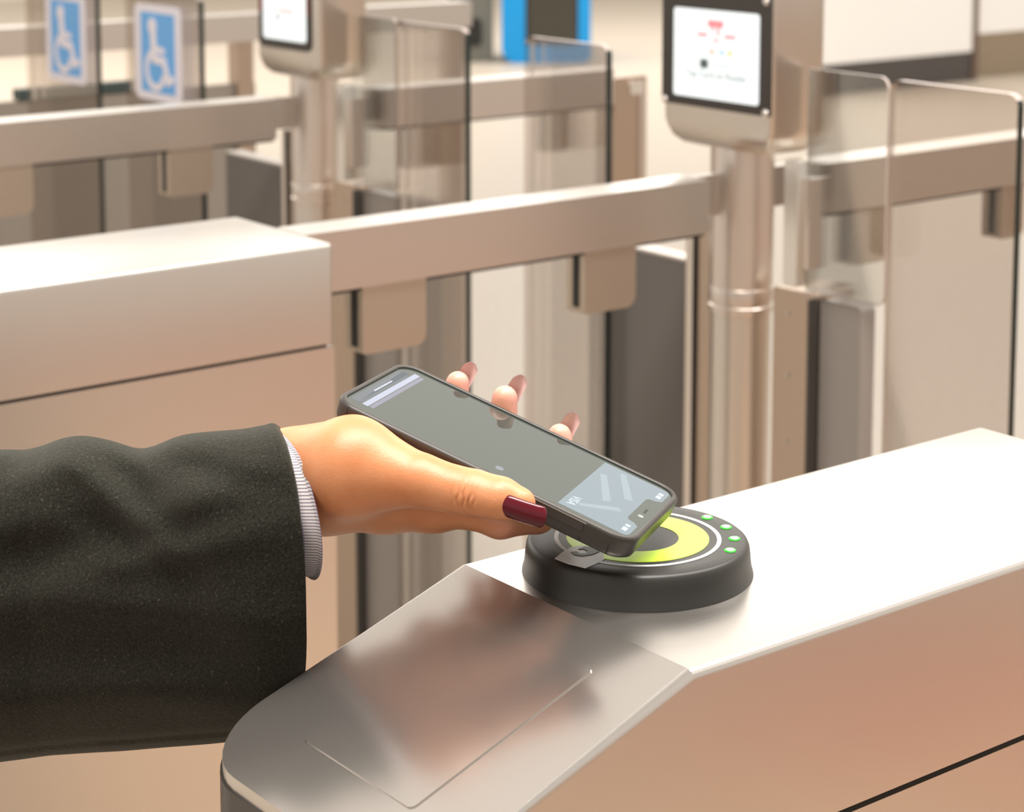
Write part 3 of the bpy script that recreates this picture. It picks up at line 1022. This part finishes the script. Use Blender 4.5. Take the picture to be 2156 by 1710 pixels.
# forearm and wrist
HF.cone((-165, 68, -112), (-131, 55, -83), 27, 26, 8)
HF.cone((-131, 55, -84), (-103, 44.5, -59.5), 25, 24.0, 8)
HF.cone((-103, 44.5, -59.0), (-74, 38, -45.0), 24.4, 24.4, 8)
# thumb base, metacarpal, phalanges
HF.cone((-86, 43, -43.5), (-57.5, 52, -24.0), 21.5, 24.8, 12)
HF.cone((-57.5, 52, -24.0), (-23, 55, -13.6), 24.8, 13.2, 3)
HF.cone((-23, 55, -13.6), (-5, 54.5, -9.9), 13.2, 11.3, 1.5)
HF.cone((-5, 54.5, -9.9), (4, 54.2, -7.6), 11.3, 11.2, 1.5)
HF.cone((4, 54.2, -7.6), (18, 54, -4.0), 11.2, 10.4, 1.5)
HF.cone((18, 54, -4.0), (27, 53.4, -2.2), 10.4, 7.8, 1.5)
# palm
HF.cone((-74, 38, -46), (-44, 30, -40), 22, 16.5, 10)
HF.cone((-44, 32, -40), (-20, 31, -31), 17, 14.5, 9)
HF.cone((-60, 12, -42), (-30, 20, -35), 14, 12.5, 9)
HF.cone((-20, 32, -31), (-2, 33, -24.5), 14, 10.8, 7)
# index: visible knuckle under the thumb, then across under the phone to the far edge
HF.cone((-6, 32, -25.6), (15, 31, -23.8), 10.4, 9.4, 3)
HF.cone((15, 32, -23.2), (27, 10, -22.6), 9.6, 9.0, 3)
HF.cone((27, 10, -22.6), (24, -30, -21.6), 9.0, 8.2, 2.5)
HF.cone((24, -30, -21.6), (16, -47, -16.0), 8.2, 7.8, 2.5)
HF.cone((16, -47, -16.0), (9.6, -50.6, -4.0), 7.8, 6.5, 3)
# middle
HF.cone((-22, 28, -31), (-2, 2, -24), 11, 9.4, 4)
HF.cone((-2, 2, -24), (-10, -30, -22.2), 9.4, 8.6, 2.5)
HF.cone((-10, -30, -22.2), (-20, -48.5, -14.5), 8.6, 8.2, 2.5)
HF.cone((-20, -48.5, -14.5), (-25.0, -51.0, 1.6), 8.2, 7.0, 3)
# ring
HF.cone((-40, 22, -36), (-27, -8, -24.5), 11, 9, 4)
HF.cone((-27, -8, -24.5), (-38, -34, -21.8), 9, 8.2, 2.5)
HF.cone((-38, -34, -21.8), (-49, -48.5, -14), 8.2, 7.8, 2.5)
HF.cone((-49, -48.5, -14), (-52.2, -51, -1.8), 7.8, 6.4, 3)
# little finger, curled under the case
HF.cone((-56, 12, -40), (-46, -14, -24.5), 10, 8.4, 4)
HF.cone((-46, -14, -24.5), (-56, -32, -21), 8.4, 7.4, 2.5)
HF.cone((-56, -32, -21), (-66, -40, -20), 7.4, 6.6, 2.5)
# flesh yields to the case: carve the phone's own volume away
gx, gy, gz = np.meshgrid(*HF.ax, indexing='ij')
qa, qb, qc = np.abs(gx) - (HL - 11.9), np.abs(gy) - (HW - 11.9), np.abs(gz + 6.0) - 6.7
dxy = np.sqrt(np.maximum(qa, 0) ** 2 + np.maximum(qb, 0) ** 2) + np.minimum(np.maximum(qa, qb), 0) - 12.2
dph = np.sqrt(np.maximum(dxy, 0) ** 2 + np.maximum(qc, 0) ** 2) + np.minimum(np.maximum(dxy, qc), 0)
kk = 2.0
hh = np.clip(0.5 - 0.5 * (HF.f + dph) / kk, 0, 1)
HF.f = HF.f * (1 - hh) + (-dph) * hh + kk * hh * (1 - hh)
del gx, gy, gz, qa, qb, qc, dxy, dph, hh
V, Fq = surface_nets(HF.f, HF.lo, HF.h)


def build_skin(V, Fq):
    me = bpy.data.meshes.new('hand')
    me.from_pydata([tuple(v) for v in V], [], [tuple(map(int, q)) for q in Fq])
    bm = bmesh.new()
    bm.from_mesh(me)
    for _ in range(11):
        bmesh.ops.smooth_vert(bm, verts=bm.verts, factor=0.5, use_axis_x=True, use_axis_y=True, use_axis_z=True)
    near = [f for f in bm.faces if f.calc_center_median().y > 20 and f.calc_center_median().x > -60]
    ed = list({e for f in near for e in f.edges})
    bmesh.ops.subdivide_edges(bm, edges=ed, cuts=1, use_grid_fill=True, smooth=0.0)
    for _ in range(2):
        bmesh.ops.smooth_vert(bm, verts=bm.verts, factor=0.4, use_axis_x=True, use_axis_y=True, use_axis_z=True)
    bm.normal_update()
    # skin folds over the thumb's joints
    ax0, ax1 = Vector((-23, 55.5, -13.6)), Vector((20, 54, -4.0))
    ad = (ax1 - ax0).normalized()
    folds = ((24.2, 0.9, 0.6, -0.06), (27.0, 1.2, 0.55, 0.02), (30.0, 0.9, 0.55, 0.05), (32.2, 0.5, 0.5, 0.10), (21.5, 0.4, 0.6, -0.1))
    moves = []
    for v in bm.verts:
        p = v.co
        t = (p - ax0).dot(ad)
        if not (10 < t < 42 and p.y > 56):
            continue
        lat = p.z - (ax0 + ad * t).z           # up (+) or down (-) across the thumb
        face_ = min(1, max(0, (p.y - 57) / 3))
        d = 0.0
        for a, dep, wid, bend in folds:
            tt = t - a - bend * lat - 0.35 * math.sin(lat * 0.9 + a)
            fade = math.exp(-((lat + 1.0) / 5.5) ** 2)
            d -= dep * math.exp(-(tt / wid) ** 2) * fade
        d += 0.5 * math.exp(-((t - 27.5) / 6.0) ** 2) * math.exp(-((lat + 1) / 6) ** 2)
        moves.append((v, v.normal * d * face_))
    for v, m_ in moves:
        v.co += m_
    pink = [min(1.0, max(0.0, (-v.co.y - 40) / 8)) if v.co.z > -12 else min(0.45, max(0.0, (v.co.x - 8) / 30)) for v in bm.verts]
    for v in bm.verts:
        v.co = PH(*v.co)
    bmesh.ops.recalc_face_normals(bm, faces=bm.faces)
    bm.to_mesh(me)
    bm.free()
    for p in me.polygons:
        p.use_smooth = True
    ca = me.attributes.new('pink', 'FLOAT', 'POINT')
    ca.data.foreach_set('value', pink)
    return me


def skin_mat():
    m = mat('skin', (0.72, 0.36, 0.20), 0.44, sss=0.05, spec=0.65)
    N, L = nodes_of(m)
    b = N['Principled BSDF']
    tc = N.new('ShaderNodeTexCoord')
    n1 = N.new('ShaderNodeTexNoise')
    n1.inputs['Scale'].default_value = 45
    n1.inputs['Detail'].default_value = 3
    cr = N.new('ShaderNodeValToRGB')
    cr.color_ramp.elements[0].position = 0.3
    cr.color_ramp.elements[0].color = (0.66, 0.245, 0.095, 1)
    cr.color_ramp.elements[1].position = 0.7
    cr.color_ramp.elements[1].color = (0.76, 0.325, 0.15, 1)
    L.new(tc.outputs['Object'], n1.inputs['Vector'])
    L.new(n1.outputs['Fac'], cr.inputs['Fac'])
    at_ = N.new('ShaderNodeAttribute')
    at_.attribute_name = 'pink'
    mx = N.new('ShaderNodeMix')
    mx.data_type = 'RGBA'
    mx.inputs['B'].default_value = (0.86, 0.42, 0.33, 1)
    L.new(at_.outputs['Fac'], mx.inputs['Factor'])
    L.new(cr.outputs['Color'], mx.inputs['A'])
    L.new(mx.outputs['Result'], b.inputs['Base Color'])
    n2 = N.new('ShaderNodeTexVoronoi')
    n2.inputs['Scale'].default_value = 900
    bp_ = N.new('ShaderNodeBump')
    bp_.inputs['Strength'].default_value = 0.12
    bp_.inputs['Distance'].default_value = 0.0004
    L.new(tc.outputs['Object'], n2.inputs['Vector'])
    L.new(n2.outputs['Distance'], bp_.inputs['Height'])
    L.new(bp_.outputs['Normal'], b.inputs['Normal'])
    return m


SKIN = skin_mat()
person = empty('person', PH(-165, 68, -112))
tag(person, 'person in a black wool coat and checked shirt cuff, right hand holding the phone', 'person')
hand = link_mesh('hand', build_skin(V, Fq), SKIN, person)

NAIL = mat('dark_red_polish', (0.115, 0.003, 0.012), 0.17, spec=0.42)
NAIL_IN = mat('nail_underside', (0.80, 0.60, 0.57), 0.35)


def make_nail(name, base_p, tip_p, side, width, arch, bow, taper, thick=0.7, two=False, square=0.5, tipstart=0.86):
    """curved nail shell in the phone frame (mm). side: direction across the nail; normal = side x length (outer face)"""
    B, T = Vector(base_p), Vector(tip_p)
    ld = (T - B)
    Ln = ld.length
    ld.normalize()
    sd = Vector(side)
    sd = (sd - ld * sd.dot(ld)).normalized()
    nr = sd.cross(ld).normalized()
    nu, nv = 12, 14
    bm = bmesh.new()
    lay = []
    for off in (0.0, -thick):
        g = []
        for j in range(nv + 1):
            t = j / nv
            wv = width / 2 * (1 - taper * t) * (1 if t > 0.12 else (0.72 + 0.28 * math.sin(t / 0.12 * math.pi / 2)))
            if t > tipstart:
                q = (t - tipstart) / (1 - tipstart)
                wv *= math.sqrt(max(0.0, 1 - (q ** 2.2) * square))
            row = []
            for i in range(nu + 1):
                u = -1 + 2 * i / nu
                th = u * arch
                R_ = wv / math.sin(arch) if arch > 1e-3 else 1e6
                x = R_ * math.sin(th)
                z = R_ * (math.cos(th) - 1)
                zb = -bow * (2 * t - 1) ** 2 + bow
                lng = Ln * t
                if t < 0.13:
                    lng += Ln * 0.05 * u * u * (1 - t / 0.13)
                if t > 0.86:
                    lng -= Ln * 0.06 * u * u * (t - 0.86) / 0.14
                row.append(bm.verts.new(PH(*(B + ld * lng + sd * x * (1 + off * 0.02) + nr * (z + zb + off)))))
            g.append(row)
        lay.append(g)
    o_, i_ = lay
    for j in range(nv):
        for i in range(nu):
            bm.faces.new((o_[j][i], o_[j][i + 1], o_[j + 1][i + 1], o_[j + 1][i]))
            f = bm.faces.new((i_[j][i + 1], i_[j][i], i_[j + 1][i], i_[j + 1][i + 1]))
            f.material_index = 1 if two else 0
    for j in range(nv):
        bm.faces.new((o_[j][0], o_[j + 1][0], i_[j + 1][0], i_[j][0]))
        bm.faces.new((o_[j + 1][nu], o_[j][nu], i_[j][nu], i_[j + 1][nu]))
    for i in range(nu):
        bm.faces.new((o_[0][i + 1], o_[0][i], i_[0][i], i_[0][i + 1]))
        bm.faces.new((o_[nv][i], o_[nv][i + 1], i_[nv][i + 1], i_[nv][i]))
    me_ms = [NAIL, NAIL_IN] if two else NAIL
    return obj(name, bm, me_ms, hand, angle=60)


n0 = make_nail('fingernail', (20.5, 63.4, -3.6), (43.5, 62.0, -0.8), (-0.12, 0.10, 1.0), 11.4, 0.95, 0.7, 0.05, thick=0.8, square=0.35)
n0['label'] = 'long glossy dark red thumb nail'
for b_, t_ in (((-25.0, -57.0, -4.0), (-22.0, -58.6, 14.6)), ((-52.6, -57.0, -8.0), (-50.0, -58.4, 9.4)), ((9.2, -56.6, -9.0), (11.6, -58.2, 8.2))):
    make_nail('fingernail', b_, t_, (0.93, -0.36, 0.0), 9.4, 1.2, 1.2, 0.10, thick=0.6, two=True, square=0.6, tipstart=0.74)

# ------------------------------------------------------------------ sleeve and cuff (arm frame in millimetres: u right, v up, d away from the camera)
W0 = Vector((0.5261, 0.8521, 1.0207))


def ARM(u, v, d):
    return W0 + (CAM_R * u + CAM_U * v + CAM_F * d) * 0.001


PX = 0.24                                   # mm per unit of the traced outline
SL = [(-1000, 915, 1765), (-700, 925, 1730), (-420, 935, 1690), (-300, 940, 1672), (-200, 945, 1655), (-100, 950, 1640), (-50, 955, 1633), (0, 955, 1626), (40, 956, 1621), (80, 946, 1615), (120, 929, 1611), (160, 922, 1607), (200, 925, 1603),
      (245, 935, 1599), (285, 946, 1594), (315, 942, 1590), (345, 929, 1586), (380, 913, 1582), (420, 906, 1577), (460, 901, 1571), (500, 897, 1563), (535, 892, 1552), (562, 887, 1538),
      (580, 882, 1515), (590, 884, 1500), (597, 889, 1488)]


def interp(tab, x):
    for p, q in zip(tab, tab[1:]):
        if p[0] <= x <= q[0]:
            t = (x - p[0]) / (q[0] - p[0])
            t = t
            return [p[i] + (q[i] - p[i]) * t for i in range(len(p))]
    return list(tab[-1] if x > tab[-1][0] else tab[0])


def fold(u, v):
    """soft creases of the heavy cloth; u, v in outline units, result in mm towards the camera"""
    d = 0.0
    for cu, cv, ang, ln, wd, h in ((225, 975, 34, 150, 26, 8.0), (330, 1010, 30, 130, 34, -9.0), (110, 975, -20, 120, 40, 6.0), (440, 1010, -25, 150, 40, 6.0), (390, 1110, -14, 200, 34, 6.0), (290, 1090, 25, 120, 30, -5.0), (480, 960, 10, 120, 24, -4.0),
                                   (160, 1130, -12, 200, 50, -5.0), (60, 1060, -18, 160, 50, 5.0), (300, 1215, 4, 330, 34, 3.2), (520, 1200, 70, 200, 60, 3.0), (240, 1330, -6, 260, 60, -4.0),
                                   (420, 1400, 8, 240, 60, 3.5), (100, 1420, -5, 240, 70, 3.5), (40, 1240, 0, 200, 40, 2.5)):
        a = math.radians(ang)
        du, dv = u - cu, v - cv
        p = du * math.cos(a) + dv * math.sin(a)
        q = -du * math.sin(a) + dv * math.cos(a)
        d += h * math.exp(-(p / ln) ** 2 - (q / wd) ** 2)
    # hem line stitched along the underside
    hem = v - (1572 - 0.125 * u)
    d -= 1.6 * math.exp(-(hem / 6.0) ** 2)
    return d


def sleeve():
    nth = 128
    loops_ = []
    us = list(np.linspace(-1000, -420, 30))[:-1] + list(np.linspace(-420, 597, 130))
    for u in us:
        _, t_, b_ = interp(SL, u)
        # ease the outline so that it does not kink
        acc = [0, 0]
        for dd in (-14, 0, 14):
            s_ = interp(SL, min(597, max(-1000, u + dd)))
            acc[0] += s_[1] / 3
            acc[1] += s_[2] / 3
        if u < 560:
            t_, b_ = acc
        k = max(0.0, min(1.0, (u - 200) / 397.0))
        k = k * k * (3 - 2 * k)
        cv, hv = (t_ + b_) / 2, (b_ - t_) / 2
        dr = 52 if u < 300 else 52 + 5 * (u - 300) / 297
        lp = []
        for i in range(nth):
            th = 2 * math.pi * i / nth
            fr = math.sin(th)                       # +1 faces the camera
            cs = math.cos(th)
            # slightly squarish tube
            ee = 0.86
            cs2 = math.copysign(abs(cs) ** ee, cs)
            fr2 = math.copysign(abs(fr) ** ee, fr)
            bulge = (68 if fr > 0 else 34) * fr * k
            tilt = 6 * k * (1 - cs) / 2
            uu = u + bulge + tilt
            vv = cv - hv * cs2
            dep = 6 - 26 * max(0, min(1, (u - 100) / 420)) * (0.72 + 0.28 * cs) + 20 * ((1 - cs) / 2) ** 2 - dr * fr2
            if fr > 0:
                dep -= fold(uu, vv) * min(1, fr * 2.2)
            lp.append(ARM((uu - 640) * PX, -(vv - 1100) * PX, dep))
        loops_.append((u, lp))
    out = [l for _, l in loops_]
    # rolled opening and lining going back inside
    last = out[-1]
    cen = sum((Vector(p) for p in last), Vector()) / nth
    back = -CAM_R
    for sc, bk in ((0.985, -0.0010), (0.962, -0.0004), (0.950, 0.004), (0.945, 0.016)):
        out.append([cen + (Vector(p) - cen) * sc + back * bk for p in last])
    return rings(out, True, False)


def wool():
    m = mat('black_wool', (0.016, 0.0145, 0.011), 0.95, spec=0.12, sheen=0.33)
    N, L = nodes_of(m)
    b = N['Principled BSDF']
    b.inputs['Sheen Tint'].default_value = (0.5, 0.49, 0.43, 1)
    tc = N.new('ShaderNodeTexCoord')
    n1 = N.new('ShaderNodeTexNoise')
    n1.inputs['Scale'].default_value = 850
    n1.inputs['Detail'].default_value = 4
    n2 = N.new('ShaderNodeTexNoise')
    n2.inputs['Scale'].default_value = 160
    n2.inputs['Detail'].default_value = 5
    n2.inputs['Distortion'].default_value = 1.5
    cr = N.new('ShaderNodeValToRGB')
    cr.color_ramp.elements[0].position = 0.35
    cr.color_ramp.elements[0].color = (0.004, 0.0038, 0.002, 1)
    cr.color_ramp.elements[1].position = 0.66
    cr.color_ramp.elements[1].color = (0.022, 0.021, 0.016, 1)
    e = cr.color_ramp.elements.new(0.76)
    e.color = (0.095, 0.092, 0.08, 1)
    L.new(tc.outputs['Object'], n1.inputs['Vector'])
    L.new(tc.outputs['Object'], n2.inputs['Vector'])
    L.new(n1.outputs['Fac'], cr.inputs['Fac'])
    L.new(cr.outputs['Color'], b.inputs['Base Color'])
    ad = N.new('ShaderNodeMath')
    L.new(n1.outputs['Fac'], ad.inputs[0])
    L.new(n2.outputs['Fac'], ad.inputs[1])
    bp_ = N.new('ShaderNodeBump')
    bp_.inputs['Strength'].default_value = 0.35
    bp_.inputs['Distance'].default_value = 0.0008
    L.new(ad.outputs[0], bp_.inputs['Height'])
    L.new(bp_.outputs['Normal'], b.inputs['Normal'])
    return m


slv = obj('coat_sleeve', sleeve(), wool(), person, angle=70)


def cuff():
    nth, nu = 96, 26
    bm = bmesh.new()
    uvl = bm.loops.layers.uv.new('UVMap')
    grid = []
    for j in range(nu + 5):
        s = min(1.0, j / nu)
        du = -90 * (1 - s)
        inner = max(0, j - nu)
        row = []
        for i in range(nth):
            th = 2 * math.pi * i / nth
            cs, fr = math.cos(th), math.sin(th)
            tcs = (1 - cs) / 2
            uu = 604 + du + 56 * tcs + (62 if fr > 0 else 30) * fr * (0.4 + 0.6 * s)
            vv = 1041 - 150 * (0.78 + 0.22 * s) * cs + 2.5 * math.sin(th * 5 + 1)
            dep = -4 - 24 * s - 33 * fr + 0.8 * math.sin(th * 4 + s * 3)
            p = ARM((uu - 640) * PX, -(vv - 1100) * PX, dep)
            if inner:
                cen = ARM((632 + du - 640) * PX, -(1048 - 1100) * PX, -28)
                f_, bk = ((0.985, -0.0006), (0.965, -0.0002), (0.955, 0.003), (0.945, 0.009))[inner - 1]
                p = cen + (p - cen) * f_ - CAM_R * bk
            row.append(bm.verts.new(p))
        grid.append(row)
    for j in range(len(grid) - 1):
        for i in range(nth):
            k = (i + 1) % nth
            f = bm.faces.new((grid[j][i], grid[j][k], grid[j + 1][k], grid[j + 1][i]))
            for lp, (a, b_) in zip(f.loops, ((i, j), (i + 1, j), (i + 1, j + 1), (i, j + 1))):
                lp[uvl].uv = (a / nth, b_ / nu)
    return bm


def gingham():
    m = mat('checked_cotton', (0.75, 0.70, 0.72), 0.85, spec=0.2)
    N, L = nodes_of(m)
    b = N['Principled BSDF']
    tc = N.new('ShaderNodeTexCoord')
    sp = N.new('ShaderNodeSeparateXYZ')
    L.new(tc.outputs['UV'], sp.inputs[0])

    def stripe(sock, freq, lo):
        a = N.new('ShaderNodeMath')
        a.operation = 'MULTIPLY'
        a.inputs[1].default_value = freq
        L.new(sock, a.inputs[0])
        f_ = N.new('ShaderNodeMath')
        f_.operation = 'FRACT'
        L.new(a.outputs[0], f_.inputs[0])
        g = N.new('ShaderNodeMath')
        g.operation = 'LESS_THAN'
        g.inputs[1].default_value = lo
        L.new(f_.outputs[0], g.inputs[0])
        return g
    s1 = stripe(sp.outputs['X'], 132, 0.36)
    s2 = stripe(sp.outputs['Y'], 7.0, 0.45)
    m1 = N.new('ShaderNodeMix')
    m1.data_type = 'RGBA'
    m1.inputs['A'].default_value = (0.88, 0.83, 0.83, 1)
    m1.inputs['B'].default_value = (0.50, 0.43, 0.56, 1)
    L.new(s2.outputs[0], m1.inputs['Factor'])
    m2 = N.new('ShaderNodeMix')
    m2.data_type = 'RGBA'
    m2.inputs['B'].default_value = (0.20, 0.165, 0.26, 1)
    L.new(m1.outputs['Result'], m2.inputs['A'])
    mm = N.new('ShaderNodeMath')
    mm.operation = 'MULTIPLY'
    mm.inputs[1].default_value = 0.85
    L.new(s1.outputs[0], mm.inputs[0])
    L.new(mm.outputs[0], m2.inputs['Factor'])
    L.new(m2.outputs['Result'], b.inputs['Base Color'])
    bp_ = N.new('ShaderNodeBump')
    bp_.inputs['Strength'].default_value = 0.5
    bp_.inputs['Distance'].default_value = 0.0006
    bp_.invert = True
    L.new(s1.outputs[0], bp_.inputs['Height'])
    L.new(bp_.outputs['Normal'], b.inputs['Normal'])
    return m


cf = obj('shirt_cuff', cuff(), gingham(), person, angle=70)
cf['label'] = 'pale violet checked shirt cuff'
